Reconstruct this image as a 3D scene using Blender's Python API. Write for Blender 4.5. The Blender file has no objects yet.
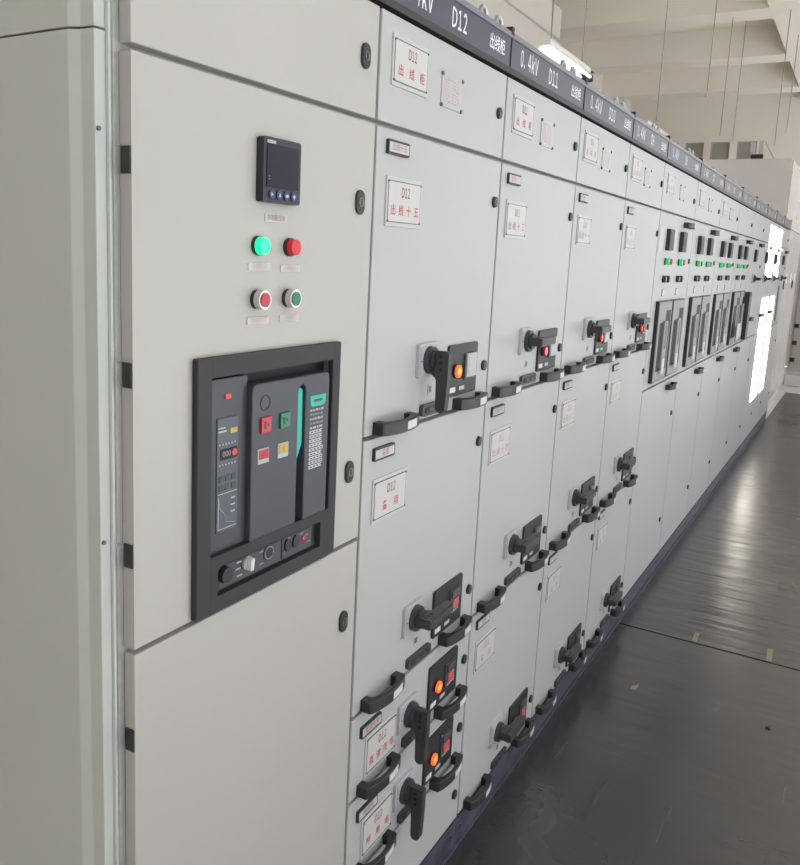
import bpy, bmesh, math, random
from mathutils import Vector, Matrix
random.seed(7)
S = bpy.context.scene
COL = S.collection
PI = math.pi

# ------------------------------------------------------------------ materials
def mat(name, rgb, rough=.45, metal=0., bump=0., bscale=400., emit=None, estr=0., var=0., vscale=3., coat=0., rvar=0.):
    m = bpy.data.materials.new(name); m.use_nodes = True
    n = m.node_tree; b = n.nodes['Principled BSDF']
    b.inputs['Base Color'].default_value = (*rgb, 1)
    b.inputs['Roughness'].default_value = rough
    b.inputs['Metallic'].default_value = metal
    if coat: b.inputs['Coat Weight'].default_value = coat; b.inputs['Coat Roughness'].default_value = .15
    if emit:
        b.inputs['Emission Color'].default_value = (*emit, 1); b.inputs['Emission Strength'].default_value = estr
    tc = n.nodes.new('ShaderNodeTexCoord')
    if bump:
        t = n.nodes.new('ShaderNodeTexNoise'); t.inputs['Scale'].default_value = bscale; t.inputs['Detail'].default_value = 2
        u = n.nodes.new('ShaderNodeBump'); u.inputs['Strength'].default_value = bump; u.inputs['Distance'].default_value = .002
        n.links.new(tc.outputs['Object'], t.inputs['Vector']); n.links.new(t.outputs['Fac'], u.inputs['Height'])
        n.links.new(u.outputs['Normal'], b.inputs['Normal'])
    if var or rvar:
        t = n.nodes.new('ShaderNodeTexNoise'); t.inputs['Scale'].default_value = vscale; t.inputs['Detail'].default_value = 6
        n.links.new(tc.outputs['Object'], t.inputs['Vector'])
        if var:
            r = n.nodes.new('ShaderNodeValToRGB')
            r.color_ramp.elements[0].position = .3; r.color_ramp.elements[1].position = .7
            r.color_ramp.elements[0].color = (*[c * (1 - var) for c in rgb], 1)
            r.color_ramp.elements[1].color = (*[min(1, c * (1 + var)) for c in rgb], 1)
            n.links.new(t.outputs['Fac'], r.inputs['Fac']); n.links.new(r.outputs['Color'], b.inputs['Base Color'])
        if rvar:
            q = n.nodes.new('ShaderNodeMapRange'); q.inputs['To Min'].default_value = rough - rvar; q.inputs['To Max'].default_value = rough + rvar
            q.inputs['From Min'].default_value = .3; q.inputs['From Max'].default_value = .7
            n.links.new(t.outputs['Fac'], q.inputs['Value']); n.links.new(q.outputs['Result'], b.inputs['Roughness'])
    return m

M = {}
M['paint']   = mat('grey_powder_coat', (.415, .412, .406), .38, bump=.02, bscale=900, var=.015, vscale=1.5)
M['paint_w'] = mat('warm_grey_powder_coat', (.415, .392, .366), .38, bump=.02, bscale=900, var=.015, vscale=1.5)
M['paint_end'] = mat('end_panel_light_tinted_coat', (.475, .49, .455), .42, bump=.02, bscale=900, var=.02, vscale=2)  # row paint again, with the end face's shade tint and brightness in its colour
M['paint_p'] = mat('pale_enamel', (.66, .61, .60), .22, bump=.02, bscale=60, var=.02)
M['zinc']    = mat('galvanised_steel', (.50, .50, .47), .42, .55, var=.1, vscale=40)
M['black']   = mat('black_plastic', (.016, .016, .017), .42, bump=.03, bscale=700)
M['black_m'] = mat('matte_black_plastic', (.022, .022, .023), .6)
M['char']    = mat('charcoal_plastic', (.042, .042, .05), .4)
M['slate']   = mat('slate_plastic', (.046, .048, .058), .4)
M['screen']  = mat('dark_glass', (.022, .019, .03), .3); M['screen'].node_tree.nodes['Principled BSDF'].inputs['Specular IOR Level'].default_value = .15
M['header']  = mat('slate_blue_enamel', (.070, .066, .096), .3, var=.05)
M['cap']     = mat('header_cap_enamel', (.17, .17, .20), .3)
M['lever']   = mat('black_lever_plastic', (.034, .034, .038), .4)
M['dot']     = mat('lever_rivet_black', (.005, .005, .005), .6)
M['white']   = mat('white_card', (.60, .60, .59), .5)
M['plate']   = mat('white_engraved_plate', (.52, .495, .48), .4)
M['plate_b'] = mat('nameplate_backing', (.47, .47, .45), .35)
M['silver']  = mat('silver_foil_plate', (.46, .44, .43), .35, .3)
M['red_ink'] = mat('red_ink', (.48, .09, .10), .5)
M['dk_ink']  = mat('dark_ink', (.16, .10, .10), .5)
M['wine_ink']= mat('wine_ink', (.30, .09, .10), .5)
M['faded_red'] = mat('faded_red_ink', (.36, .21, .20), .5)
M['pink_ink']= mat('faded_ink', (.55, .42, .42), .5)
M['text_w']  = mat('white_lettering', (.82, .82, .86), .4)
M['steel']   = mat('chromed_steel', (.62, .60, .57), .2, .9)
M['dk_steel']= mat('dark_steel', (.16, .16, .16), .35, .8)
M['red']     = mat('red_plastic', (.45, .018, .03), .3)
M['green']   = mat('green_plastic', (.01, .16, .08), .3)
M['yellow']  = mat('yellow_plastic', (.5, .33, .06), .4)
M['teal']    = mat('teal_plastic', (.02, .42, .33), .4)
M['lampg']   = mat('lit_green_lens', (.02, .5, .2), .25, emit=(.0, 1., .28), estr=1.6)
M['lampg2']  = mat('lit_green_lens_small', (.02, .5, .2), .25, emit=(.0, 1., .28), estr=.3)
M['lampr']   = mat('unlit_red_lens', (.58, .012, .02), .2)
M['lampo']   = mat('lit_orange_lens', (.8, .12, .02), .25, emit=(1., .075, .02), estr=1.9)
M['lampc']   = mat('lit_orange_lens_core', (.9, .4, .05), .25, emit=(1., .20, .03), estr=1.5)
M['led']     = mat('red_led', (.5, .02, .03), .3, emit=(1, .04, .06), estr=.2)
M['plinth']  = mat('dusty_indigo_channel', (.05, .047, .075), .45, var=.5, vscale=14, rvar=.1)
M['wall']    = mat('cream_wall_paint', (.78, .72, .66), .75, var=.02)
M['ceil']    = mat('cream_ceiling_paint', (.90, .835, .735), .8, var=.03, vscale=.7)
M['wallw']   = mat('white_wall_paint', (.72, .70, .66), .7)
M['rubber0'] = None
M['glass_d'] = mat('dim_window_glass', (.42, .39, .34), .15)
M['tube']    = mat('lit_fluorescent_tube', (.9, .9, .9), .4, emit=(1, .97, .99), estr=2.2)
M['enamel']  = mat('white_enamel_reflector', (.85, .84, .82), .3)
M['wire']    = mat('grey_wire', (.40, .37, .32), .6)
M['tape']    = mat('aged_yellow_tape', (.20, .17, .10), .6)
M['conc']    = mat('pale_bounce_screed', (.66, .63, .59), .5, var=.1)  # tone raised so the unseen open floor bounces light to doors and ceiling
M['blocker']= mat('sun_blocker_grey', (.35, .34, .32), .9)
M['btn_b']   = mat('navy_button', (.03, .05, .12), .35)
M['btn_i']   = mat('pale_blue_icon', (.40, .50, .66), .4)
M['trip']    = mat('trip_unit_face', (.075, .083, .10), .4)
M['greyp']   = mat('grey_plastic', (.23, .23, .22), .4)
M['greyl']   = mat('light_grey_plastic', (.42, .415, .44), .4)

def rubber(bs):
    m = bpy.data.materials.new('black_rubber_mat'); m.use_nodes = True
    n = m.node_tree; L = n.links; b = n.nodes['Principled BSDF']
    tc = n.nodes.new('ShaderNodeTexCoord')
    t1 = n.nodes.new('ShaderNodeTexNoise'); t1.inputs['Scale'].default_value = 2.2; t1.inputs['Detail'].default_value = 3; t1.inputs['Roughness'].default_value = .45
    L.new(tc.outputs['Object'], t1.inputs['Vector'])
    r = n.nodes.new('ShaderNodeValToRGB'); e = r.color_ramp.elements
    e[0].position = .15; e[0].color = (.020, .020, .023, 1); e[1].position = .9; e[1].color = (.045, .044, .045, 1)
    L.new(t1.outputs['Fac'], r.inputs['Fac'])
    # long scuffs along the aisle
    mp = n.nodes.new('ShaderNodeMapping'); mp.inputs['Scale'].default_value = (1.2, 26, 1); mp.inputs['Rotation'].default_value = (0, 0, .12)
    L.new(tc.outputs['Object'], mp.inputs['Vector'])
    t2 = n.nodes.new('ShaderNodeTexNoise'); t2.inputs['Scale'].default_value = 1.5; t2.inputs['Detail'].default_value = 4
    L.new(mp.outputs['Vector'], t2.inputs['Vector'])
    r2 = n.nodes.new('ShaderNodeValToRGB'); e = r2.color_ramp.elements
    e[0].position = .66; e[0].color = (0, 0, 0, 1); e[1].position = .80; e[1].color = (.5, .5, .5, 1)
    L.new(t2.outputs['Fac'], r2.inputs['Fac'])
    mx = n.nodes.new('ShaderNodeMix'); mx.data_type = 'RGBA'; mx.inputs['B'].default_value = (.12, .115, .11, 1)
    L.new(r2.outputs['Color'], mx.inputs['Factor']); L.new(r.outputs['Color'], mx.inputs['A']); L.new(mx.outputs['Result'], b.inputs['Base Color'])
    q = n.nodes.new('ShaderNodeMapRange'); q.inputs['From Min'].default_value = .1; q.inputs['From Max'].default_value = .9
    q.inputs['To Min'].default_value = .19; q.inputs['To Max'].default_value = .31
    L.new(t1.outputs['Fac'], q.inputs['Value']); L.new(q.outputs['Result'], b.inputs['Roughness'])
    # slight ripples across the mat
    w = n.nodes.new('ShaderNodeTexNoise'); w.inputs['Scale'].default_value = 5; w.inputs['Detail'].default_value = 3
    mp2 = n.nodes.new('ShaderNodeMapping'); mp2.inputs['Scale'].default_value = (2.2, .4, 1)
    L.new(tc.outputs['Object'], mp2.inputs['Vector']); L.new(mp2.outputs['Vector'], w.inputs['Vector'])
    u = n.nodes.new('ShaderNodeBump'); u.inputs['Strength'].default_value = bs; u.inputs['Distance'].default_value = .012
    L.new(w.outputs['Fac'], u.inputs['Height']); L.new(u.outputs['Normal'], b.inputs['Normal'])
    b.inputs['Specular IOR Level'].default_value = .8
    return m
M['rubber'] = rubber(.55); M['rubber_n'] = rubber(.2)

# ------------------------------------------------------------------ mesh builder
_txt = {}
def text_geo(body, size, xs=1.):
    k = (body, size, xs)
    if k in _txt: return _txt[k]
    c = bpy.data.curves.new('t', 'FONT'); c.body = body; c.size = size; c.align_x = 'CENTER'; c.align_y = 'CENTER'
    c.resolution_u = 2; c.offset = size * .012
    o = bpy.data.objects.new('t', c); COL.objects.link(o)
    bpy.context.view_layer.update()
    m = bpy.data.meshes.new_from_object(o.evaluated_get(bpy.context.evaluated_depsgraph_get()))
    g = ([Vector((v.co.x * xs, v.co.y, 0)) for v in m.vertices], [tuple(p.vertices) for p in m.polygons])
    bpy.data.objects.remove(o); bpy.data.meshes.remove(m)
    _txt[k] = g; return g

class B:
    def __init__(s): s.bm = bmesh.new(); s.mats = []
    def mi(s, m):
        if m not in s.mats: s.mats.append(m)
        return s.mats.index(m)
    def _merge(s, t, m, smooth=False):
        k = s.mi(m)
        for f in t.faces: f.material_index = k; f.smooth = smooth
        me = bpy.data.meshes.new('x'); t.to_mesh(me); t.free(); s.bm.from_mesh(me); bpy.data.meshes.remove(me)
    def box(s, x0, x1, y0, y1, z0, z1, m='black', bev=0., seg=2):
        t = bmesh.new(); bmesh.ops.create_cube(t, size=1)
        for v in t.verts:
            v.co = Vector((x0 + (v.co.x + .5) * (x1 - x0), y0 + (v.co.y + .5) * (y1 - y0), z0 + (v.co.z + .5) * (z1 - z0)))
        if bev: bmesh.ops.bevel(t, geom=t.edges[:] , offset=bev, segments=seg, affect='EDGES', profile=.5)
        s._merge(t, m); return s
    def cyl(s, c, r, y0, y1, m='black', n=20, r2=None, sx=1., sz=1.):
        """cylinder along Y"""
        t = bmesh.new(); r2 = r if r2 is None else r2
        A = [t.verts.new((c[0] + r * sx * math.cos(2 * PI * i / n), y0, c[1] + r * sz * math.sin(2 * PI * i / n))) for i in range(n)]
        Z = [t.verts.new((c[0] + r2 * sx * math.cos(2 * PI * i / n), y1, c[1] + r2 * sz * math.sin(2 * PI * i / n))) for i in range(n)]
        t.faces.new(A); t.faces.new(Z[::-1])
        for i in range(n): t.faces.new((A[i - 1], A[i], Z[i], Z[i - 1]))
        bmesh.ops.recalc_face_normals(t, faces=t.faces); s._merge(t, m); return s
    def prism(s, poly, y0, y1, m='black', bev=0.):
        """polygon in XZ pushed from y0 to y1"""
        t = bmesh.new()
        A = [t.verts.new((p[0], y0, p[1])) for p in poly]; f = t.faces.new(A)
        e = bmesh.ops.extrude_face_region(t, geom=[f])
        for v in e['geom']:
            if isinstance(v, bmesh.types.BMVert): v.co.y = y1
        bmesh.ops.recalc_face_normals(t, faces=t.faces)
        if bev: bmesh.ops.bevel(t, geom=t.edges[:], offset=bev, segments=1, affect='EDGES')
        s._merge(t, m); return s
    def plan(s, poly, z0, z1, m='black', bev=0.):
        """polygon in XY pushed from z0 to z1"""
        t = bmesh.new()
        A = [t.verts.new((p[0], p[1], z0)) for p in poly]; f = t.faces.new(A)
        e = bmesh.ops.extrude_face_region(t, geom=[f])
        for v in e['geom']:
            if isinstance(v, bmesh.types.BMVert): v.co.z = z1
        bmesh.ops.recalc_face_normals(t, faces=t.faces)
        if bev: bmesh.ops.bevel(t, geom=t.edges[:], offset=bev, segments=1, affect='EDGES')
        s._merge(t, m); return s
    def rbox(s, x0, x1, z0, z1, r, y0, y1, m='black', n=5):
        P = []
        for cx, cz, a in ((x1 - r, z1 - r, 0), (x0 + r, z1 - r, 90), (x0 + r, z0 + r, 180), (x1 - r, z0 + r, 270)):
            for i in range(n + 1):
                t = math.radians(a + 90 * i / n); P.append((cx + r * math.cos(t), cz + r * math.sin(t)))
        return s.prism(P, y0, y1, m)
    def tube(s, pts, r, m='wire', n=8):
        pts = [Vector(p) for p in pts]; t = bmesh.new(); R = []
        for i, p in enumerate(pts):
            d = (pts[min(i + 1, len(pts) - 1)] - pts[max(i - 1, 0)]).normalized()
            a = d.cross(Vector((0, 0, 1)) if abs(d.z) < .9 else Vector((1, 0, 0))).normalized(); b = d.cross(a)
            R.append([t.verts.new(p + (a * math.cos(2 * PI * k / n) + b * math.sin(2 * PI * k / n)) * r) for k in range(n)])
        for i in range(len(R) - 1):
            for k in range(n): t.faces.new((R[i][k - 1], R[i][k], R[i + 1][k], R[i + 1][k - 1]))
        t.faces.new(R[0]); t.faces.new(R[-1][::-1]); bmesh.ops.recalc_face_normals(t, faces=t.faces)
        s._merge(t, m, True); return s
    def ring(s, c, R, r, m='zinc', n=16, k=8, axis='y'):
        pts = []
        for i in range(n + 1):
            a = 2 * PI * i / n
            pts.append((c[0] + R * math.cos(a), c[1], c[2] + R * math.sin(a)) if axis == 'y' else (c[0], c[1] + R * math.cos(a), c[2] + R * math.sin(a)))
        return s.tube(pts, r, m, k)
    def latin(s, body, size, x, z, y, m='red_ink', xs=.55, adv=.5):
        """narrow grotesque lettering, one glyph at a time"""
        step = size * adv
        for k, c in enumerate(body):
            s.text(chr(ord(c) + 0xFEE0), size, x + (k - (len(body) - 1) / 2) * step, z, y, m, xs * (1.15 if c in 'DkV' else 1))
        return s
    def text(s, body, size, x, z, y, m='red_ink', xs=1., mir=1):
        V, F = text_geo(body, size, xs); t = bmesh.new()
        vs = [t.verts.new((x + v.x, y, z + v.y)) for v in V]
        for f in F:
            try: t.faces.new([vs[i] for i in f])
            except ValueError: pass
        s._merge(t, m); return s
    def mesh(s, name):
        me = bpy.data.meshes.new(name); s.bm.to_mesh(me); s.bm.free()
        for m in s.mats: me.materials.append(M[m])
        return me

def put(name, b, parent=None, loc=(0, 0, 0)):
    me = b.mesh(name) if isinstance(b, B) else b
    o = bpy.data.objects.new(name, me); COL.objects.link(o); o.parent = parent; o.location = loc
    return o
def tag(o, label, cat, group=None):
    o['label'] = label; o['category'] = cat
    if group: o['group'] = group
    return o
def thing(name, loc, label, cat, group=None):
    o = bpy.data.objects.new(name, None); COL.objects.link(o); o.location = loc; o.empty_display_size = .1
    return tag(o, label, cat, group)
def struct(name, b, loc=(0, 0, 0)):
    o = put(name, b, None, loc); o['kind'] = 'structure'; return o
_cache = {}
def shared(key, fn):
    if key not in _cache: _cache[key] = fn().mesh(key.split('|')[0])
    return _cache[key]

# ------------------------------------------------------------------ shared switchgear fittings (origin on the door face, Y=0)
def m_handle():
    b = B(); L = .153; D = .039; H = .026; n = 14; o = []; i_ = []
    o.append((0, 0)); o.append((0, -.024))
    for k in range(n + 1):
        t = k / n; o.append((.006 + (L - .012) * t, -(.028 + (D - .028) * math.sin(PI * t) ** .8)))
    o += [(L, -.024), (L, 0), (L - .024, 0)]
    for k in range(n + 1):
        t = 1 - k / n; i_.append((.024 + (L - .048) * t, -(.014 + .014 * math.sin(PI * t) ** .7)))
    o += i_; o.append((.024, 0))
    b.plan(o, -H / 2, H / 2, 'black', bev=.0012)
    # white paper strip on the outer face
    for k in range(4):
        t0 = .50 + .085 * k; t1 = t0 + .085
        p = [(.006 + (L - .012) * t, -(.0288 + (D - .028) * math.sin(PI * t) ** .8)) for t in (t0, t1)]
        b.plan([p[0], p[1], (p[1][0], p[1][1] + .002), (p[0][0], p[0][1] + .002)], -.0085, .0085, 'white')
    return b
def m_lock_oval():
    b = B()
    def pill(w, h, n=8):
        r = w / 2; P = []
        for i in range(n + 1): a = PI * i / n; P.append((r * math.cos(a), h / 2 - r + r * math.sin(a)))
        for i in range(n + 1): a = PI + PI * i / n; P.append((r * math.cos(a), -h / 2 + r + r * math.sin(a)))
        return P
    b.prism(pill(.027, .044), -.005, 0, 'black', bev=.001)
    b.cyl((0, .0), .0085, -.0062, -.004, 'dk_steel', 16); b.box(-.002, .002, -.0068, -.005, -.006, .006, 'black')
    return b
def m_lock_round():
    b = B(); b.cyl((0, 0), .0125, -.006, 0, 'black', 20, r2=.0135); b.cyl((0, 0), .0075, -.0072, -.005, 'dk_steel', 14)
    b.box(-.0015, .0015, -.0078, -.006, -.005, .005, 'black'); return b
def m_slot():
    b = B(); b.rbox(0, .115, 0, .026, .008, -.009, 0, 'char'); b.rbox(.012, .103, .006, .02, .005, -.0105, -.008, 'black_m')
    b.box(.03, .05, -.0115, -.009, .009, .017, 'slate'); b.box(.065, .085, -.0115, -.009, .009, .017, 'slate'); return b
def m_base():
    b = B(); b.rbox(-.045, .045, -.037, .037, .006, -.008, 0, 'greyl', 3); b.rbox(-.039, .039, -.031, .031, .004, -.010, -.007, 'greyl', 3)
    for x in (-.037, .037): b.cyl((x, .0), .0022, -.0108, -.007, 'dk_steel', 8)
    return b
def m_rotary(dirn):
    """deep thin pistol-grip lever on a round collar"""
    b = B(); b.cyl((0, 0), .030, -.020, -.009, 'lever', 28, r2=.031); b.cyl((0, 0), .022, -.028, -.020, 'lever', 24)
    # profile in (along, out): head then grip
    P = [(-.022, -.016), (.026, -.016), (.033, -.024), (.038, -.032), (.106, -.034), (.112, -.040), (.112, -.051), (.105, -.057), (.03, -.060), (-.022, -.060)]
    t = bmesh.new(); h = .0115
    A = [t.verts.new((-h, y, -a)) for a, y in P]; f = t.faces.new(A)
    for v in bmesh.ops.extrude_face_region(t, geom=[f])['geom']:
        if isinstance(v, bmesh.types.BMVert): v.co.x = h
    bmesh.ops.recalc_face_normals(t, faces=t.faces); bmesh.ops.bevel(t, geom=t.edges[:], offset=.0022, segments=2, affect='EDGES')
    rot = Matrix.Rotation(-PI / 2, 3, 'Y')
    t2 = bmesh.new()
    for k in range(3):
        c = bmesh.ops.create_cone(t2, cap_ends=True, segments=12, radius1=.0042, radius2=.0042, depth=.0240)['verts']
        bmesh.ops.rotate(t2, verts=c, cent=(0, 0, 0), matrix=Matrix.Rotation(PI / 2, 3, 'Y')); bmesh.ops.translate(t2, verts=c, vec=(0, -.043, .011 - .014 * k))
    for q, mm in ((t, 'lever'), (t2, 'dot')):
        if dirn == 'right': bmesh.ops.rotate(q, verts=q.verts[:], cent=(0, 0, 0), matrix=rot)
        b._merge(q, mm)
    return b
def m_panel(lamp, face):
    b = B(); w, h = .160, .122
    b.rbox(0, w, 0, h, .006, -.006, 0, 'black', 3)
    b.box(.083, .140, -.010, -.005, .035, .098, 'char', .001)
    if face == 'clear':
        b.box(.088, .142, -.014, -.008, .040, .098, 'greyl', .002); b.box(.094, .136, -.0148, -.013, .050, .092, 'silver')
    else:
        b.box(.090, .134, -.014, -.008, .076, .094, 'dk_steel', .001); b.box(.096, .128, -.013, -.008, .046, .070, 'red_ink' if face == 'red' else 'char', .001)
        for k in range(4): b.box(.093 + k * .011, .099 + k * .011, -.0106, -.009, .037, .041, 'pink_ink')
    for k in range(5): b.box(.085 + k * .011, .092 + k * .011, -.0066, -.005, .026, .029, 'slate')
    b.box(.010, .040, -.0072, -.005, .010, .022, 'white'); b.box(.062, .090, -.0072, -.005, .012, .021, 'greyl')
    return b
def m_lamp(kind):
    b = B(); b.cyl((0, 0), .0165, -.006, 0, 'black', 22)
    if kind == 'lit': b.cyl((0, 0), .0145, -.011, -.005, 'lampo', 22, r2=.015); b.cyl((0, 0), .008, -.0116, -.010, 'lampc', 14)
    else: b.cyl((0, 0), .0135, -.012, -.006, 'lampr', 22, r2=.0145)
    return b
def m_card(txt):
    b = B(); b.rbox(0, .083, 0, .027, .003, -.006, 0, 'black', 2); b.box(.004, .079, -.0066, -.005, .0045, .0225, 'plate')
    if txt: b.text(txt, .015, .042, .0135, -.0072, 'faded_red')
    return b
def m_plate(l1, l2, w=.142, h=.095, ink='red_ink', small=False):
    b = B(); b.box(0, w, -.003, 0, 0, h, 'plate_b', .0006, 1)
    b.box(.006, w - .006, -.0042, -.002, .009, h - .009, 'plate', .0004, 1)
    for z in (.009, h - .009): b.box(.005, w - .005, -.0046, -.002, z - .0009, z + .0009, 'dk_steel')
    for x in (.006, w - .006): b.box(x - .0005, x + .0005, -.0044, -.002, .009, h - .009, 'greyp')
    for x in (.006, w - .006):
        for z in (.010, h - .010): b.cyl((x, z), .0022, -.0055, -.003, 'dk_steel', 8)
    b.latin(l1, .026, w * .52, h * .68, -.0047, ink if ink != 'red_ink' else 'wine_ink', .62, .46)
    n = len(l2); s = .0225
    span = w * (.34 if n == 2 else .60 if n == 3 else .66)
    for k, c in enumerate(l2):
        b.text(c, s, w * .51 + (k - (n - 1) / 2) * (span / max(n - 1, 1)), h * .32, -.0047, ink, .95)
    return b
def m_rating():
    b = B(); w, h = .10, .068
    b.box(0, w, -.0022, 0, 0, h, 'silver', .0005, 1)
    for k in range(8):
        z = h - .012 - k * .0062
        for x0, x1 in ((.010, .045), (.052, .088)):
            x = x0
            while x < x1 - .006:
                l = random.uniform(.004, .011); b.box(x, min(x + l, x1), -.0028, -.002, z - .0013, z + .0013, 'pink_ink'); x += l + .003
    b.box(.030, .060, -.0028, -.002, h - .010, h - .005, 'pink_ink')
    for x in (.002, w - .002):
        for z in (.003, h - .003): b.cyl((x, z), .0042, -.0045, 0, 'dk_steel', 10)
    return b
def m_meter(w=.096):
    b = B(); b.rbox(0, w, 0, w, .004, -.018, 0, 'black', 3); b.box(.008, w - .006, -.019, -.017, .018, w - .012, 'screen'); return b
def m_eye():
    b = B(); b.ring((0, 0, .036), .018, .006, 'zinc'); b.cyl((0, 0), .0001, 0, 0.0002, 'zinc', 6)
    b.plan([(.014 * math.cos(PI * k / 6), .014 * math.sin(PI * k / 6)) for k in range(12)], 0, .016, 'zinc'); return b
H_ = lambda: shared('pull_handle', m_handle)

def door(x0, x1, z0, z1, m='paint', hole=None, t=.021):
    b = B()
    if hole is None:
        b.box(x0, x1, 0, t, z0, z1, m, .0018, 2); return b
    hx0, hx1, hz0, hz1 = hole
    for a in ((x0, hx0, z0, z1), (hx1, x1, z0, z1), (hx0, hx1, z0, hz0), (hx0, hx1, hz1, z1)):
        if a[1] - a[0] > .001 and a[3] - a[2] > .001: b.box(a[0], a[1], 0, t, a[2], a[3], m)
    return b

G = .0045   # half gap between doors
def body(cab, w, depth=.9, m='paint'):
    b = B(); b.box(.001, w - .001, .0225, depth, .1, 2.195, m)
    put('frame', b, cab)
    b = B(); b.box(.0, w, .004, depth, 0, .098, 'plinth', .002); b.box(.0, w, .0, .010, .082, .096, 'plinth'); b.box(0, w, -.001, .008, .0, .010, 'plinth')
    b.cyl((.03, .05), .006, -.002, .004, 'dk_steel', 8); b.cyl((w - .03, .05), .006, -.002, .004, 'dk_steel', 8)
    put('plinth', b, cab)
    for x in (.050, w - .045):
        for y in (.055, depth - .08): put('lifting_eye', shared('lifting_eye', m_eye), cab, (x, y, 2.197))

def header(cab, w, num):
    b = B(); b.box(.0, w, -.006, .0225, 2.104, 2.1185, 'black', .001)
    b.box(.003, w - .003, -.004, .0225, 2.1185, 2.186, 'header', .001); b.box(0, w, -.008, .03, 2.184, 2.197, 'cap', .002)
    b.box(w - .003, w, -.006, .0225, 2.104, 2.196, 'black'); b.box(w - .014, w + .0, -.010, .012, 2.19, 2.208, 'black', .001)
    h = put('header_panel', b, cab)
    if num:
        k = w / .6
        put('voltage_lettering', B().latin('0.4kV', .054, .125 * k, 2.150, -.0048, 'text_w', .58, .48), h)
        put('number_lettering', B().latin(num, .052, .312 * k, 2.149, -.0048, 'text_w', .62, .5), h)
        put('name_lettering', B().text('出线柜', .036, .515 * k, 2.1495, -.0048, 'text_w', .85), h)

def top_door(cab, w, num, rating=True, plate=True):
    d = put('top_door', door(G, w - G, 1.9 + G, 2.1 - .002), cab)
    if plate: put('nameplate', m_plate(num, '出线柜', .143, .092, ink='red_ink' if num in ('D12', 'D11') else 'faded_red'), d, (.044, 0, 1.974))
    if rating: put('rating_plate', shared('rating_plate', m_rating), d, (.252, 0, 1.971))
    put('door_lock', shared('lock_round', m_lock_round), d, (w - .043, 0, 2.005))
    return d

def drawer(cab, w, z0, z1, num, name, card='', lever='right', lamp='lit', face='red', small=False, base=True, ctl=True, ink='red_ink', nocard=False):
    d = put('drawer_front', door(G, w - G, z0 + G, z1 - G), cab)
    o = .13 if not small else .088
    if not small:
        put('card_holder', m_card(card), d, (.038, 0, z1 - .051)); put('nameplate', m_plate(num, name, ink=ink if num == 'D12' else 'faded_red'), d, (.043, 0, z1 - .185))
    else:
        put('card_holder', m_card(card), d, (.038, 0, z1 - .062)); put('nameplate', m_plate(num, name, .135, .098, ink=ink), d, (.062, 0, z0 + .032))
    put('pull_handle', H_(), d, (.034, 0, z0 + .018)); put('pull_handle', H_(), d, (.402, 0, z0 + .018))
    put('slot_plate', shared('slot_plate', m_slot), d, (.232, 0, z0 + .012))
    put('handle_base', shared('handle_base', m_base), d, (.250, 0, z0 + o + .008))
    put('rotary_handle', shared('rotary_handle|' + lever, lambda: m_rotary(lever)), d, (.250, 0, z0 + o + .008))
    put('indicator_panel', shared('indicator_panel|' + face, lambda: m_panel(lamp, face)), d, (.358, 0, z0 + .038))
    put('indicator_lamp', shared('indicator_lamp|' + lamp, lambda: m_lamp(lamp)), d, (.397, -.005, z0 + .098))
    put('door_lock', shared('lock_round', m_lock_round), d, (w - .034, 0, z0 + .095))
    if not small: put('door_lock', shared('lock_round', m_lock_round), d, (w - .034, 0, z1 - .102))
    if not small: put('marker_label', shared('marker_label', lambda: B().box(0, .018, -.0015, 0, 0, .022, 'greyl').box(.003, .015, -.002, -.001, .004, .018, 'dk_steel')), d, (.268, 0, z0 + .058))
    return d

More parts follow.
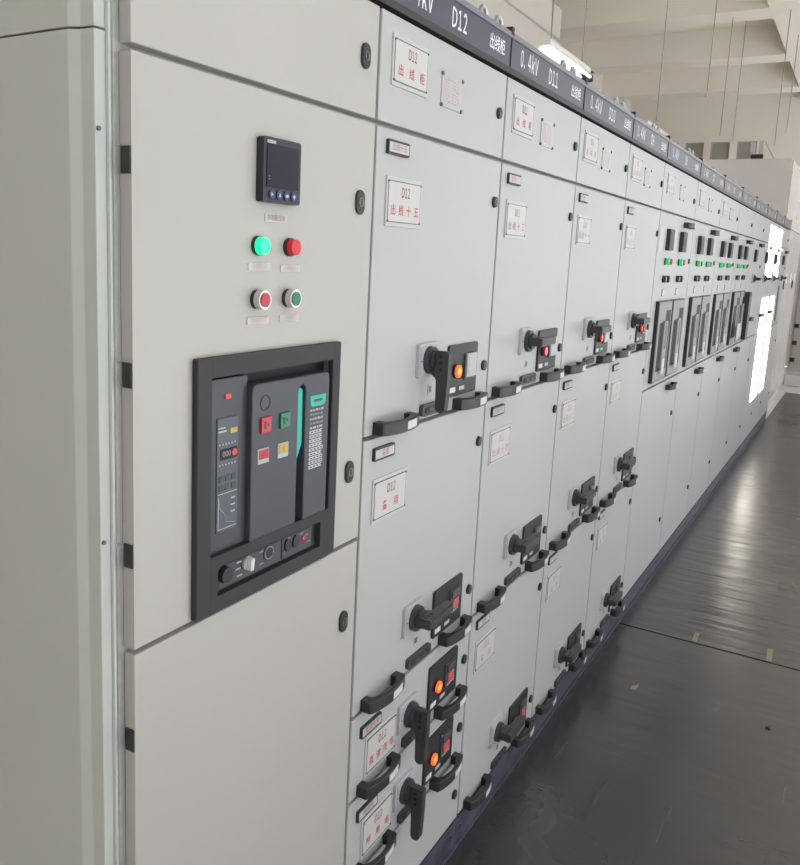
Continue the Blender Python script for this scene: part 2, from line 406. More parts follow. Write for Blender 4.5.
# ------------------------------------------------------------------ incoming cabinet (largest, nearest)
def incoming():
    c = thing('switchgear_cabinet', (0, 0, 0), 'nearest switchgear cabinet, with the large black framed circuit breaker and teal lever', 'electrical cabinet')
    w = .594
    body(c, w, m='paint'); header(c, w, None)
    # side post with pale edge
    b = B(); b.box(-.0038, .0005, .022, .06, .0, 2.19, 'zinc'); put('corner_post', b, c)
    b = B(); b.box(-.0080, -.0042, .0255, .06, .0, 2.19, 'white'); put('corner_trim', b, c)
    lock = shared('lock_oval', m_lock_oval)
    def hinge(d, z): put('hinge', shared('hinge', lambda: B().box(-.0022, .0022, .001, .0175, -.017, .017, 'black', .0006, 1).box(-.010, -.0005, .0195, .0225, -.016, .016, 'zinc')), d, (.0045, 0, z))
    d = put('top_door', door(G, w - G, 1.9 + G, 2.098, 'paint_w'), c); put('door_lock', lock, d, (.5445, 0, 2.004)); hinge(d, 2.03)
    hole = (.14, .478, 1.13, 1.485)
    d = put('middle_door', door(G, w - G, 1.1 + G, 1.9 - G, 'paint_w', hole), c)
    for z in (1.752, 1.247): put('door_lock', lock, d, (.5445, 0, z))
    for z in (1.765, 1.49, 1.24): hinge(d, z)
    d = put('bottom_door', door(G, w - G, .1 + G, 1.1 - G, 'paint_w'), c)
    for z in (.941, .35): put('door_lock', lock, d, (.5445, 0, z))
    for z in (.965, .3): hinge(d, z)
    # multifunction meter
    b = B(); b.rbox(.250, .344, 1.732, 1.828, .005, -.014, 0, 'black', 4)
    p = put('power_meter', b, c)
    b = B(); b.box(.2575, .337, -0.0152, -.013, 1.754, 1.818, 'screen'); b.box(.262, .264, -0.0158, -.0145, 1.770, 1.771, 'greyl'); b.box(.262, .264, -0.0158, -.0145, 1.766, 1.767, 'greyl'); put('screen', b, p)
    b = B()
    x = .258
    for l in (.003, .002, .002, .003, .002, .003, .0015): b.box(x, x + l, -0.0148, -.013, 1.819, 1.8235, 'greyl'); x += l + .0006
    put('maker_mark', b, p)
    for k in range(4):
        x = .270 + .0185 * k
        b = B(); b.cyl((x, 1.744), .0068, -0.0162, -.013, 'btn_b', 18)
        if k == 0: b.prism([(x - .003, 1.741), (x + .003, 1.744), (x - .003, 1.747)], -0.0168, -.016, 'btn_i')
        elif k == 1: b.prism([(x - .003, 1.7415), (x + .003, 1.7415), (x, 1.7475)], -0.0168, -.016, 'btn_i')
        elif k == 2: b.box(x - .0035, x + .0035, -0.0168, -.016, 1.742, 1.746, 'btn_i')
        else: b.prism([(x - .0035, 1.744), (x, 1.7405), (x + .0035, 1.744), (x, 1.7475)], -0.0168, -.016, 'btn_i')
        put('meter_button', b, p)
    # labels
    def lab(x0, x1, z0, z1, t):
        b = B(); b.box(x0, x1, -.0018, 0, z0, z1, 'plate', .0004, 1); b.text(t, .0115 if len(t) < 5 else .0105, (x0 + x1) / 2, (z0 + z1) / 2, -.0023, 'faded_red' if len(t) > 4 else 'pink_ink', .9)
        put('button_label', b, c)
    lab(.272, .327, 1.703, 1.716, '多功能仪表')
    lab(.234, .287, 1.628, 1.640, '合闸指示'); lab(.315, .367, 1.626, 1.638, '分闸指示')
    lab(.234, .287, 1.545, 1.557, '分闸按钮'); lab(.315, .367, 1.545, 1.557, '合闸按钮')
    for x, m_, nm in ((.256, 'lampg', 'green_indicator_light'), (.336, 'lampr', 'red_indicator_light')):
        b = B(); b.cyl((x, 1.666), .0148, -.006, 0, 'black', 26); p = put(nm, b, c)
        b = B(); b.cyl((x, 1.666), .0125, -.016, -.006, m_, 26, r2=.0135)
        if m_ == 'lampg':
            pass
        put('lens', b, p)
    for x, m_, nm in ((.256, 'red', 'red_push_button'), (.336, 'green', 'green_push_button')):
        b = B(); b.cyl((x, 1.584), .0152, -.007, 0, 'black', 26); b.cyl((x, 1.584), .0150, -.018, -.007, 'steel', 28, r2=.0155); p = put(nm, b, c)
        put('button_cap', B().cyl((x, 1.584), .0112, -.0195, -.012, m_, 24), p)
    # withdrawable breaker behind the door cut-out
    b = B(); X0, X1, Z0, Z1 = .115, .486, 1.106, 1.503; Y0, Y1 = -.012, 0
    hx0, hx1, hz0, hz1 = .146, .462, 1.19, 1.473
    b.box(X0, hx0, Y0, Y1, Z0, Z1, 'black_m', .0015, 1); b.box(hx1, X1, Y0, Y1, Z0, Z1, 'black_m', .0015, 1)
    b.box(hx0 - .001, hx1 + .001, Y0 + .0002, Y1, hz1, Z1, 'black_m'); b.box(hx0 - .001, hx1 + .001, Y0 + .0002, Y1, 1.178, 1.197, 'black_m')
    b.box(hx0 - .001, .162, Y0 + .0002, Y1, 1.131, 1.178, 'black_m'); b.box(.438, hx1 + .001, Y0 + .0002, Y1, 1.131, 1.178, 'black_m'); b.box(hx0 - .001, hx1 + .001, Y0 + .0002, Y1, Z0, 1.131, 'black_m')
    b.box(.141, .477, .0195, .0222, 1.131, 1.484, 'black_m')
    cb = put('circuit_breaker', b, c)
    b = B(); b.box(.1465, .236, -.002, .019, 1.197, 1.468, 'char', .001)
    b.box(.166, .214, -.004, 0, 1.228, 1.408, 'trip', .001)
    b.box(.168, .186, -.0046, -.003, 1.386, 1.3885, 'greyl'); b.box(.168, .184, -.0046, -.003, 1.392, 1.3935, 'greyl'); b.box(.195, .211, -.0046, -.003, 1.382, 1.390, 'yellow')
    for k in range(6):
        b.box(.170 + k * .007, .1725 + k * .007, -.0046, -.003, 1.366, 1.368, 'greyl'); b.box(.170 + k * .007, .1725 + k * .007, -.0046, -.003, 1.334, 1.336, 'greyl')
    for r_ in range(2):
        for k in range(3): b.box(.170 + k * .014, .180 + k * .014, -.0052, -.003, 1.294 + r_ * .014, 1.304 + r_ * .014, 'slate', .0006, 1)
    b.box(.168, .212, -.0046, -.003, 1.289, 1.290, 'greyl')
    for k in range(3): b.box(.198, .208, -.0046, -.003, 1.256 + k * .011, 1.258 + k * .011, 'greyl')
    b.tube([(.170, -.0045, 1.284), (.172, -.0045, 1.268), (.178, -.0045, 1.262), (.184, -.0045, 1.256), (.186, -.0045, 1.244), (.208, -.0045, 1.238)], .0005, 'greyl', 5)
    b.box(.169, .170, -.0046, -.003, 1.234, 1.285, 'greyl'); b.box(.169, .210, -.0046, -.003, 1.233, 1.234, 'greyl')
    b.box(.184, .196, -.004, 0, 1.436, 1.444, 'led')
    t = put('trip_unit', b, cb)
    b = B(); b.box(.173, .211, -.0052, -.003, 1.343, 1.360, 'screen'); b.text('000', .013, .186, 1.3515, -.0056, 'greyp'); b.cyl((.204, 1.3515), .0055, -.0058, -.004, 'led', 14); put('led_display', b, t)
    # bulging cover with slot for the lever
    P = [(.236, 1.197), (.236, 1.440), (.238, 1.449), (.245, 1.453), (.442, 1.453), (.448, 1.449), (.450, 1.44), (.450, 1.197), (.380, 1.197), (.380, 1.425), (.377, 1.435), (.369, 1.439), (.361, 1.435), (.358, 1.425), (.358, 1.197)]
    b = B(); b.prism(P, -.013, .015, 'slate', bev=.0015); cv = put('breaker_cover', b, cb)
    b = B(); b.ring((.268, -.0133, 1.421), .012, .0009, 'char', 24, 6); put('round_emblem', b, cb)
    for x, z, m_, nm in ((.256, 1.376, 'red', 'open_button'), (.306, 1.376, 'green', 'close_button')):
        b = B(); b.box(x, x + .025, -.017, -.012, z - .004, z + .022, m_, .0012); b.box(x + .006, x + .011, -.0176, -.016, z + .003, z + .015, 'char'); b.box(x + .015, x + .017, -.0176, -.016, z + .007, z + .012, 'char'); put(nm, b, cb)
    for x, m_, nm in ((.251, 'red', 'red_status_window'), (.303, 'yellow', 'yellow_status_window')):
        b = B(); b.box(x, x + .028, -.0145, -.012, 1.322, 1.347, 'greyl', .001); b.box(x + .002, x + .026, -.0152, -.013, 1.330, 1.345, m_); b.text('O' if m_ == 'red' else 'I', .010, x + .013, 1.337, -.0156, 'char'); put(nm, b, cb)
    b = B(); b.prism([(.3605, 1.30), (.3615, 1.428), (.369, 1.433), (.3765, 1.428), (.3775, 1.335)], -.008, .012, 'teal', bev=.001); b.box(.361, .377, .004, .014, 1.20, 1.31, 'black_m'); put('charging_lever', b, cb)
    b = B(); b.prism([(.392, 1.402), (.391, 1.415), (.438, 1.415), (.438, 1.402), (.432, 1.396), (.397, 1.396)], -.0140, -.0125, 'teal'); b.box(.402, .427, -.0144, -.013, 1.404, 1.4085, 'slate')
    for r_ in range(14):
        z = 1.390 - r_ * .0078
        if r_ < 5:
            x = .393
            while x < .428:
                l = random.uniform(.003, .010); b.box(x, min(x + l, .435), -.0138, -.0125, z - .002, z + .0014, 'greyp' if r_ % 2 else 'greyl'); x += l + .003
        else:
            b.box(.392, .392 + random.uniform(.036, .043), -.0138, -.0125, z - .0033, z + .0026, 'silver' if r_ % 3 else 'greyl')
            for k in range(4): b.box(.396 + k * .01, .401 + k * .01, -.0141, -.013, z - .0014, z + .0008, 'slate')
    put('rating_label', b, cb)
    # lower racking panel
    b = B(); b.box(.163, .437, -.002, .018, 1.132, 1.177, 'char', .001); b.box(.171, .330, -.0045, 0, 1.136, 1.173, 'slate', .0008, 1); b.box(.334, .420, -.0045, 0, 1.136, 1.173, 'slate', .0008, 1); b.box(.424, .440, -.0022, -.001, 1.139, 1.173, 'black')
    for x, z in ((.214, 1.166), (.212, 1.155), (.216, 1.143)): b.box(x, x + .012, -.005, -.004, z, z + .0022, 'greyl')
    for x, z in ((.272, 1.166), (.272, 1.145), (.347, 1.168), (.385, 1.166), (.400, 1.16), (.405, 1.146)): b.box(x, x + .010, -.005, -.004, z, z + .0022, 'greyp')
    rp = put('racking_panel', b, cb); ro = (-.004, 0, .005)
    put('round_knob', B().cyl((.187, 1.154), .0125, -.014, -.004, 'black', 24, r2=.014), cb, ro)
    b = B(); b.cyl((.243, 1.155), .0115, -.009, -.004, 'silver', 22); b.prism([(.238, 1.145), (.246, 1.144), (.249, 1.164), (.240, 1.165)], -.018, -.008, 'white', bev=.001); put('selector_knob', b, cb, ro)
    put('crank_socket', B().cyl((.300, 1.155), .014, -.006, -.004, 'char', 22).cyl((.300, 1.155), .009, -.0065, -.004, 'black_m', 20).ring((.300, -.006, 1.155), .0105, .0012, 'greyp', 20, 6), cb, ro)
    for x in (.352, .375): put('key_slot', B().cyl((x, 1.153), .0085, -.0075, -.004, 'black', 18, sz=1.35), cb, ro)
    put('padlock_tab', B().cyl((.399, 1.153), .005, -.0065, -.004, 'lampr', 12), cb, ro)
    return c
incoming()

# grey-green end panel of the row
b = B()
prof = [(-.0088, .030), (-.026, .030), (-.0265, .053), (-.034, .068), (-.034, .94), (-.0088, .94)]
for z0, z1 in ((.0, 1.917), (1.9195, 2.19)):
    b.plan([(x, y) for x, y in prof], z0, z1, 'paint_end', bev=.0008)
ep = put('end_panel', b); tag(ep, 'greenish grey sheet steel side panel closing the near left end of the cabinet row', 'panel')
for z in (1.262, 1.80): put('screw', B().cyl((-.0215, z), .003, .0275, .0305, 'dk_steel', 10), ep)

# ------------------------------------------------------------------ feeder cabinets D12..D9 (0.6 m)
XB = [.594, 1.199, 1.796, 2.398, 3.0]
names = ['D12', 'D11', 'D10', 'D9']
pos = ['headed D12, with five drawer fronts and three lit orange lamps', 'headed D11, third from the left', 'headed D10, fourth from the left', 'headed D9, last narrow one before the paired breakers']
for i, nm in enumerate(names):
    x0 = XB[i]; w = XB[i + 1] - x0
    c = thing('switchgear_cabinet', (x0, 0, 0), 'pale grey drawer cabinet, ' + pos[i], 'electrical cabinet')
    body(c, w); header(c, w, nm); top_door(c, w, nm)
    if nm == 'D12':
        drawer(c, w, 1.3, 1.9, nm, '出线十五', '出线十五', 'down', 'lit', 'clear')
        drawer(c, w, .7, 1.3, nm, '备用', '备用', 'right', 'off', 'red')
        drawer(c, w, .5, .7, nm, '直流充电', '直流充电', 'down', 'lit', 'red', small=True)
        drawer(c, w, .3, .5, nm, '所用电', '所用电', 'down', 'lit', 'red', small=True)
        d = put('blank_front', door(G, w - G, .1 + G, .3 - G), c); put('door_lock', shared('lock_round', m_lock_round), d, (w - .038, 0, .193))
    else:
        t = {'D11': ('出线十三', '出线十四', '备用'), 'D10': ('出线十一', '出线十二', '备用'), 'D9': ('出线九', '出线十', '备用')}[nm]
        drawer(c, w, 1.3, 1.9, nm, t[0], t[0], 'right', 'off', 'clear' if nm != 'D9' else 'red')
        drawer(c, w, .7, 1.3, nm, t[1], t[1], 'right', 'off', 'plain')
        drawer(c, w, .1, .7, nm, t[2], t[2], 'right', 'off', 'red' if nm == 'D11' else 'plain')

# ------------------------------------------------------------------ wide breaker cabinets D8..D5 and D4..D1 (0.8 m)
def m_acb(tagm='white'):
    b = B(); w, z0, z1 = .285, 1.128, 1.503
    b.box(0, w, -.024, 0, z0, z1, 'black', .001, 1)
    b.box(.010, w - .004, -.0255, -.022, z0 + .006, z1 - .006, 'greyp')
    b.box(.16, w - .02, -.0262, -.024, z1 - .16, z1 - .045, 'black_m'); b.box(.045, w - .02, -.0262, -.024, z0 + .05, z1 - .10, 'black_m')
    return b
def m_tongue():
    b = B(); P = [(.10, 1.19), (.10, 1.395), (.107, 1.405), (.12, 1.41), (.16, 1.41), (.173, 1.405), (.18, 1.395), (.18, 1.19)]
    b.prism(P, -.042, -.024, 'greyp', bev=.002); b.box(.125, .155, -.0428, -.04, 1.28, 1.39, 'slate'); b.cyl((.14, 1.395), .006, -.044, -.04, 'dk_steel', 10); return b
wide = ['D8', 'D7', 'D6', 'D5', 'D4', 'D3', 'D2', 'D1']
ordn = ['nearest of the four with paired tall black breakers', 'second nearest of the four with paired tall black breakers', 'third of the four with paired tall black breakers',
        'last of the four with paired breakers, cards hanging beside it', 'just beyond the last paired breakers, single meter and black lever',
        'on which the left bright sun patch falls', 'on which the right bright sun patch falls', 'last of the row, against the taller enclosures']
for i, nm in enumerate(wide):
    x0 = 3.0 + .8 * i; w = .8
    c = thing('switchgear_cabinet', (x0, 0, 0), 'wide pale grey cabinet, ' + ordn[i], 'electrical cabinet')
    body(c, w); header(c, w, nm)
    d = put('top_door', door(G, w - G, 1.9 + G, 2.098), c)
    put('door_lock', shared('lock_round', m_lock_round), d, (w - .10 if i > 1 else w - .075, 0, 1.99))
    if i < 3:
        put('nameplate', m_plate(nm, '出线柜', .143, .092, ink='faded_red'), d, (.07, 0, 1.974)); put('rating_plate', shared('rating_plate', m_rating), d, (.36, 0, 1.971))
    md = put('middle_door', door(G, w - G, 1.1 + G, 1.9 - G), c)
    put('pull_handle', H_(), md, (.53, 0, 1.862)); put('door_lock', shared('lock_round', m_lock_round), md, (w - .045, 0, 1.69))
    ld = put('bottom_door', door(G, w - G, .1 + G, 1.1 - G), c)
    for z in (.9, .313): put('door_lock', shared('lock_round', m_lock_round), ld, (w - .08, 0, z))
    if i < 4: put('pull_handle', H_(), ld, (.50, 0, 1.062))
    if i < 4:
        b = B(); b.box(.02, .40, -.002, 0, 1.722, 1.835, 'plate_b', .0005, 1)
        if i == 0: put('meter_surround', b, md)
        else: b.bm.free()
        for k, x in enumerate((.16, .47)):
            put('digital_meter', shared('digital_meter', m_meter), md, (x, -.001, 1.732))
            put('green_indicator', shared('green_indicator', lambda: B().cyl((0, 0), .0155, -.006, 0, 'black', 16).cyl((0, 0), .0135, -.02, -.006, 'lampg2', 16)), md, (x + .03, 0, 1.682))
            put('red_indicator', shared('red_indicator', lambda: B().cyl((0, 0), .0155, -.006, 0, 'black', 16).cyl((0, 0), .013, -.018, -.006, 'lampr', 16)), md, (x + .10, 0, 1.682))
            for q in (.02, .10): put('push_button', shared('push_button', lambda: B().cyl((0, 0), .016, -.014, 0, 'black', 16).cyl((0, 0), .011, -.017, -.01, 'greyp', 14)), md, (x + q, 0, 1.602))
            put('square_label', shared('square_label', lambda: B().box(-.02, .02, -.002, 0, -.017, .017, 'dk_steel').box(-.017, .017, -.003, -.001, -.014, .014, 'white')), md, (x + .05, 0, 1.54))
        for k, x in enumerate((.09, .40)):
            a = put('circuit_breaker', shared('circuit_breaker', m_acb), c, (x, 0, 0))
            a.scale = (1, .7, 1)
            put('breaker_handle', shared('breaker_handle', m_tongue), a)
            put('white_tag', shared('white_tag', lambda: B().box(.105, .15, -.0475, -.043, 1.165, 1.235, 'white')), a)
    else:
        put('digital_meter', shared('digital_meter', m_meter), md, (.29 if i < 6 else .35, 0, 1.725))
        put('handle_base', shared('handle_base', m_base), md, (.36, 0, 1.59)); put('rotary_handle', shared('rotary_handle|right', lambda: m_rotary('right')), md, (.36, 0, 1.59))
        if i < 7: put('pull_handle', H_(), md, (.36, 0, 1.262))
        else: put('vent_strip', B().box(.25, .42, -.004, 0, 1.14, 1.51, 'char', .001), md)
# hanging cards on D5
b = B(); b.box(0, .13, -.010, -.006, 0, .11, 'white', .001, 1); b.tube([(.03, -.008, .11), (.065, -.008, .15), (.10, -.008, .11)], .0012, 'wire', 5)
o = put('hanging_card', b, None, (5.55, -.045, 1.17)); tag(o, 'small white card hung on the last pair of black breakers', 'card')
b = B(); b.plan([(0, 0), (.12, 0), (.12, .004), (0, .004)], 0, .10, 'greyp'); b.tube([(.06, .002, .10), (.06, .002, .14)], .0012, 'wire', 5)
o = put('hanging_card', b, None, (6.42, -.012, 1.13)); tag(o, 'small grey card hanging just right of the last pair of black breakers', 'card')

b = B(); b.box(0, .13, -.03, 0, 0, .36, 'black_m', .002); b.box(.01, .12, -.032, -.029, .01, .33, 'char')
o = put('hanging_folder', b, None, (6.03, -.024, 1.135)); tag(o, 'dark narrow folder hung over the right side of the last breaker pair', 'folder')
# ------------------------------------------------------------------ tall enclosures beyond the row
for k, (xa, xb) in enumerate(((9.43, 10.70), (10.71, 11.9))):
    t = thing('tall_enclosure', (xa, .05, 0), 'tall pinkish enclosure beyond the far end of the row, ' + ('plain side showing' if k == 0 else 'farther one at the photo edge'), 'electrical cabinet')
    W = xb - xa; y = .02
    b = B(); b.box(0, W, y, 1.45, .08, 2.87, 'paint_p', .004); put('body', b, t)
    b = B(); b.box(0, W, y + .02, 1.43, 0, .08, 'white'); put('plinth', b, t)
    for q in (0, 1):
        xx0 = q * W / 2 + .01; xx1 = (q + 1) * W / 2 - .01
        d = put('door', B().box(xx0, xx1, 0, y, .12, 2.13, 'paint_p', .002), t)
        if q == 0: put('door_handle', B().box(xx1 - .06, xx1 - .03, -.015, 0, 1.45, 1.55, 'black', .003), d)
        put('gauge_window', B().box(xx0 + .2, xx0 + .32, -.004, 0, 1.52, 1.64, 'white', .002), d)
    put('top_cover', B().box(.01, W - .01, 0, y, 2.15, 2.85, 'paint_p', .002), t)
    for z in (2.3, 2.5, 2.7): put('corner_bolt', B().box(.012, .04, -.006, 0, z, z + .03, 'white'), t)
# busbar riser post and box on top
t = thing('bus_riser', (9.9, .42, 2.87), 'white bracket with a small dark box standing on top of the tall enclosure', 'bracket')
put('post', B().box(0, .05, 0, .05, 0, .26, 'white', .003).box(0, .05, .09, .14, 0, .24, 'white', .003), t)
put('box', B().box(-.05, .0, -.01, .12, .0, .10, 'black', .004), t); put('brace', B().tube([(.02, -.01, .25), (.02, -.14, .02)], .008, 'white'), t)

# white cupboard at the far end of the aisle
t = thing('steel_cupboard', (12.75, -1.6, 0), 'pale steel cupboard with black hinges closing the far end of the aisle', 'cupboard')
put('body', B().box(.03, .6, 0, 1.68, .0, 2.2, 'paint_p', .003), t)
for k in range(2):
    d = put('door', B().box(0, .03, .02 + k * .83, .82 + k * .83, .22, 2.15, 'paint_w', .003), t)
    for z in (.35, .6, .85, 1.5, 1.9): put('hinge', B().box(-.02, 0, .76 + k * .83, .82 + k * .83, z, z + .06, 'black', .002), d)
put('base', B().box(-.04, .1, 0, 1.68, 0, .16, 'white'), t)

# ------------------------------------------------------------------ room shell
ZC = 4.5; X0, X1 = -3.2, 15.4; YR, YL = -3.4, 3.6
struct('trim_3', B().box(2.95, 3.01, -1.25, -.002, -.0062, -.005, 'black'))
struct('floor', B().box(X0, X1, YR, YL, -.1, -.006, 'conc'))
# coffered ceiling
b = B(); b.box(X0, X1, YR, YL, ZC + .4, ZC + .55, 'ceil')
xb = -1.45
while xb < X1:
    b.box(xb, xb + .43, YR, YL, ZC, ZC + .4, 'ceil'); xb += 2.22
b.box(X0, X1, -.75, .50, ZC - .002, ZC + .4, 'ceil'); b.box(X0, X1, YR, YR + .3, ZC - .002, ZC + .4, 'ceil')
struct('ceiling', b)
struct('wall_left', B().box(X0, X1, YL, YL + .2, 0, ZC + .4, 'wall').box(X0, 8.9, 2.6, YL, 0, ZC, 'wall'))
for k, x in enumerate((11.9, 14.15)):
    struct('trim_%d' % (k + 1), B().box(x, x + .43, 3.2, YL, 0, ZC, 'wallw'))
# far wall with a row of small high windows
b = B(); b.box(X1, X1 + .2, YR, YL, 0, 2.9, 'wall'); b.box(X1, X1 + .2, YR, YL, 3.88, ZC + .4, 'ceil')
ys = [1.17 + .44 * k for k in range(5)]
prev = YR
for y in ys: b.box(X1, X1 + .2, prev, y, 2.9, 3.88, 'ceil'); prev = y + .32
b.box(X1, X1 + .2, prev, YL, 2.9, 3.88, 'ceil')
struct('wall_far', b)
for k, y in enumerate(ys):
    w_ = struct('window_%d' % (k + 1), B().box(X1 + .06, X1 + .08, y, y + .32, 2.9, 3.88, 'glass_d').box(X1 + .02, X1 + .06, y, y + .02, 2.9, 3.88, 'greyl').box(X1 + .02, X1 + .06, y + .30, y + .32, 2.9, 3.88, 'greyl').box(X1 + .02, X1 + .06, y + .02, y + .30, 3.86, 3.88, 'greyl'))
b = B(); b.box(X0 - .2, X0, YR, YL, 0, 1.8, 'wall'); b.box(X0 - .2, X0, YR, YL, 3.4, ZC + .4, 'wall')
near_fill_wins = [(-3.0, -1.8)]  # unseen window added behind the camera to brighten end panel and ceiling
for a, c_ in ((YR, -3.0), (-1.8, YL)): b.box(X0 - .2, X0, a, c_, 1.8, 3.4, 'wall')
struct('wall_near', b)
for k, (a, c_) in enumerate(near_fill_wins):
    struct('window_%d' % (k + 12), B().box(X0 - .12, X0 - .07, (a + c_) / 2 - .03, (a + c_) / 2 + .03, 1.8, 3.4, 'greyl').box(X0 - .12, X0 - .07, a, c_, 2.7, 2.76, 'greyl'))
# unseen right wall; windows besides the sunlit one added to let daylight in
wins = [(-2.4, -.4, .5, 3.4), (.4, 2.6, .5, 3.4), (3.4, 5.6, .5, 3.4), (7.46, 8.62, 1.62, 3.30), (9.8, 11.6, .5, 3.4), (12.3, 14.3, .5, 3.4)]
wins = [(a, b_, c_ if c_ > 1 else .1, 3.75 if d_ == 3.4 else d_) for a, b_, c_, d_ in wins]
b = B(); prev = X0
for x0, x1, z0, z1 in wins:
    b.box(prev, x0, YR - .2, YR, 0, ZC + .4, 'wallw'); b.box(x0, x1, YR - .2, YR, 0, z0, 'wallw'); b.box(x0, x1, YR - .2, YR, z1, ZC + .4, 'wallw'); prev = x1
b.box(prev, X1, YR - .2, YR, 0, ZC + .4, 'wallw')
struct('wall_right', b)
for k, (x0, x1, z0, z1) in enumerate(wins):
    b = B(); xm = (x0 + x1) / 2
    if k == 3:
        b.box(8.02, 8.18, YR - .12, YR - .07, z0, z1, 'greyl'); b.box(x0, x1, YR - .12, YR - .07, 2.62, 2.78, 'greyl')
    else:
        b.box(xm - .03, xm + .03, YR - .12, YR - .07, z0, z1, 'greyl'); b.box(x0, x1, YR - .12, YR - .07, z1 - .7, z1 - .64, 'greyl')
    struct('window_%d' % (k + 6), b)
# unseen sun blocker added across the yard; its gap lets sun reach one window
struct('sun_blocker_wall', B().box(-30, 6.9, -26, -24, -3, 15, 'blocker').box(9.1, 40, -26, -24, -3, 15, 'blocker'))
# cable conduit on the left wall
b = B(); b.tube([(-2, 2.585, 4.16), (8.9, 2.585, 4.16)], .014, 'wallw', 8); o = put('wall_conduit', b); tag(o, 'thin cream conduit running along the upper left wall above the cabinets', 'conduit')

# ------------------------------------------------------------------ floor coverings
o = put('rubber_mat', B().box(-2.6, 2.975, -1.25, -.002, -.006, 0, 'rubber_n', .001, 1)); tag(o, 'black rubber floor mat in the foreground, nearer of the two', 'floor mat')
o = put('rubber_mat', B().box(2.988, 11.9, -1.25, -.002, -.006, .0, 'rubber', .001, 1)); tag(o, 'black rubber floor mat beyond the joint line, farther of the two', 'floor mat')
def tape(pts, label):
    b = B(); b.plan(pts, .0, .0012, 'tape'); o = put('tape_scrap', b); tag(o, label, 'tape')
tape([(3.0, -.327), (3.10, -.322), (3.10, -.344), (3.0, -.347)], 'small yellowish tape mark just beyond the mat joint, nearer the cabinets')
tape([(2.995, -.632), (3.13, -.625), (3.13, -.650), (2.995, -.655)], 'small yellowish tape mark just beyond the mat joint, nearer the right edge')
tape([(2.40, -.200), (2.43, -.196), (2.445, -.214), (2.47, -.216), (2.43, -.222), (2.40, -.216)], 'torn scrap of yellowish tape on the near rubber mat beside the cabinets')
o = put('debris_chip', B().box(2.41, 2.43, -.705, -.688, 0, .006, 'black', .001)); tag(o, 'tiny black chip lying on the near rubber mat', 'debris')

# ------------------------------------------------------------------ hanging batten lights
def batten(x, y, z, L, label, lit=True, along='x', wires=((.1, .0), (.1, .05), (.85, .0)), top=ZC + .4):
    t = thing('batten_light', (x, y, z), label, 'ceiling light', 'batten lights hung on wires')
    if along == 'y': t.rotation_euler = (0, 0, PI / 2)
    b = B(); b.box(0, L, -.035, .035, .05, .085, 'enamel', .004)
    put('housing', b, t)
    b = B()
    t_ = bmesh.new(); prof_ = [(-.035, .05), (.035, .05), (.10, .0), (.096, -.002), (.033, .045), (-.033, .045), (-.096, -.002), (-.10, .0)]
    A = [t_.verts.new((0, p[0], p[1])) for p in prof_]; f = t_.faces.new(A); e = bmesh.ops.extrude_face_region(t_, geom=[f])
    for v in e['geom']:
        if isinstance(v, bmesh.types.BMVert): v.co.x = L
    bmesh.ops.recalc_face_normals(t_, faces=t_.faces); b._merge(t_, 'enamel'); put('reflector', b, t)
    for yy in (-.04, .04): put('tube', B().tube([(.03, yy, .012), (L - .03, yy, .012)], .013, 'tube', 10), t)
    put('end_cap', B().box(L, L + .03, -.05, .05, -.02, .06, 'black', .003), t)
    for u, dy in wires:
        put('hanging_wire', B().tube([(u * L, 0, .08), (u * L - .0, dy, top - z)], .0035, 'wire', 6), t)
    if lit:
        l = bpy.data.lights.new('tube_light', 'AREA'); l.shape = 'RECTANGLE'; l.size = L; l.size_y = .16; l.energy = ENERGY; l.color = (1, .965, .93)
        lo = bpy.data.objects.new('tube_light', l); COL.objects.link(lo); lo.parent = t; lo.location = (L / 2, 0, -.03)
    return t
ENERGY = 3.5
batten(5.22, 1.40, 3.15, 1.0, 'batten light hung behind the D11 header, its white reflector showing')
batten(8.30, 1.40, 3.06, 1.0, 'batten light almost hidden behind the headers, only its dark end showing', wires=((.5, .0),))
for k, x in enumerate((-1.0, 2.4, 5.8, 9.2)):  # out-of-view battens, added as light sources over the aisle
    batten(x, -1.75, 3.4, 1.2, 'unseen batten light added to light the aisle, %s one from the camera' % ('first', 'second', 'third', 'fourth')[k])
# thin suspension wires seen against the ceiling
for k, (x, y, zb, top) in enumerate(((7.66, .70, 3.27, 4.5), (9.86, .9, 3.24, 4.5), (10.84, .9, 3.31, 4.9), (9.80, .30, 3.10, 4.5), (10.92, .30, 3.40, 4.5))):
    b = B(); b.tube([(x, y, zb), (x, y, top + .02)], .005, 'wire', 6)
    o = put('suspension_wire', b); tag(o, ('leftmost thin wire hanging from the ceiling above the cabinets, ending in mid air', 'second thin wire from the left, hanging above the tall enclosure', 'third thin wire from the left, hanging above the tall enclosure', 'fourth thin wire from the left, hanging nearer the right edge', 'rightmost thin wire, hanging at the right edge of the photo')[k], 'wire', 'thin wires hanging from the ceiling')
    put('hook', B().box(x - .010, x + .010, y - .010, y + .010, zb - .05, zb, 'white', .003), o)

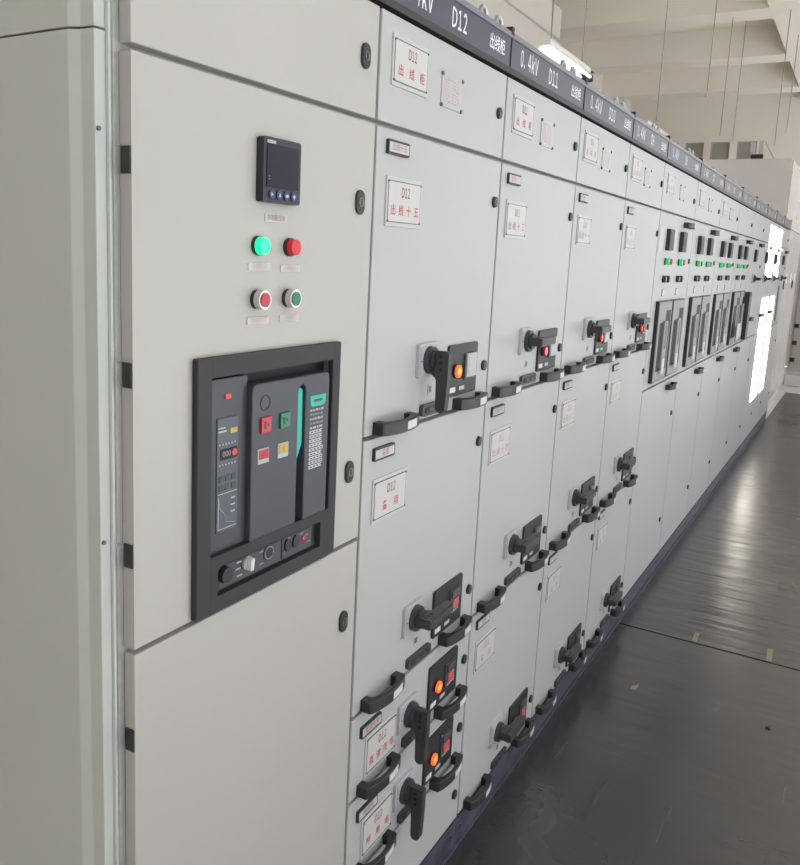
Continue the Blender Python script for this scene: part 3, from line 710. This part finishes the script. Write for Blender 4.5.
# ------------------------------------------------------------------ light
sun = bpy.data.lights.new('sun', 'SUN'); sun.energy = 95; sun.angle = .006; sun.color = (1, .92, .81)
so = bpy.data.objects.new('sun', sun); COL.objects.link(so)
el = math.radians(19.0); d = Vector((0.0, math.cos(el), -math.sin(el)))
so.rotation_euler = d.to_track_quat('-Z', 'Y').to_euler()
W = bpy.data.worlds.new('sky'); S.world = W; W.use_nodes = True
bg = W.node_tree.nodes['Background']; bg.inputs['Color'].default_value = (.86, .93, 1, 1); bg.inputs['Strength'].default_value = 7.0
for k, (x0, x1, z0, z1) in enumerate(wins):
    l = bpy.data.lights.new('daylight_portal', 'AREA'); l.shape = 'RECTANGLE'; l.size = x1 - x0; l.size_y = z1 - z0; l.cycles.is_portal = True
    lo = bpy.data.objects.new('daylight_portal', l); COL.objects.link(lo); lo.location = ((x0 + x1) / 2, YR - .02, (z0 + z1) / 2)
    lo.rotation_euler = Vector((0, 1, 0)).to_track_quat('-Z', 'Y').to_euler()
for a, c_ in near_fill_wins:
    l = bpy.data.lights.new('daylight_portal', 'AREA'); l.shape = 'RECTANGLE'; l.size = c_ - a; l.size_y = 1.6; l.cycles.is_portal = True
    lo = bpy.data.objects.new('daylight_portal', l); COL.objects.link(lo); lo.location = (X0 - .02, (a + c_) / 2, 2.6)
    lo.rotation_euler = Vector((1, 0, 0)).to_track_quat('-Z', 'Y').to_euler()

# ------------------------------------------------------------------ camera
CP = Vector((-.748877, -.811968, 1.663371)); yaw, pit, rol = .5321686, -.1705814, .0447190
f = Vector((math.cos(yaw) * math.cos(pit), math.sin(yaw) * math.cos(pit), math.sin(pit)))
r0 = Vector((math.sin(yaw), -math.cos(yaw), 0)); u0 = r0.cross(f)
r = math.cos(rol) * r0 + math.sin(rol) * u0; u = -math.sin(rol) * r0 + math.cos(rol) * u0
cam = bpy.data.cameras.new('camera'); co = bpy.data.objects.new('camera', cam); COL.objects.link(co)
mw = Matrix((r, u, -f)).transposed().to_4x4(); mw.translation = CP; co.matrix_world = mw
cam.sensor_fit = 'HORIZONTAL'; cam.sensor_width = 36; cam.lens = 820.27 / 800 * 36
cam.shift_x = (400 - 374.377) / 800; cam.shift_y = (394.07 - 432.5) / 800
cam.clip_start = .02; cam.clip_end = 200
S.camera = co

S.view_settings.view_transform = 'Standard'; S.view_settings.look = 'None'; S.view_settings.gamma = 1; S.view_settings.use_curve_mapping = False
S.view_settings.exposure = -.22
cy = S.cycles; cy.use_denoising = True; cy.max_bounces = 8; cy.diffuse_bounces = 5; cy.glossy_bounces = 4; cy.caustics_reflective = False; cy.caustics_refractive = False; cy.sample_clamp_indirect = 6
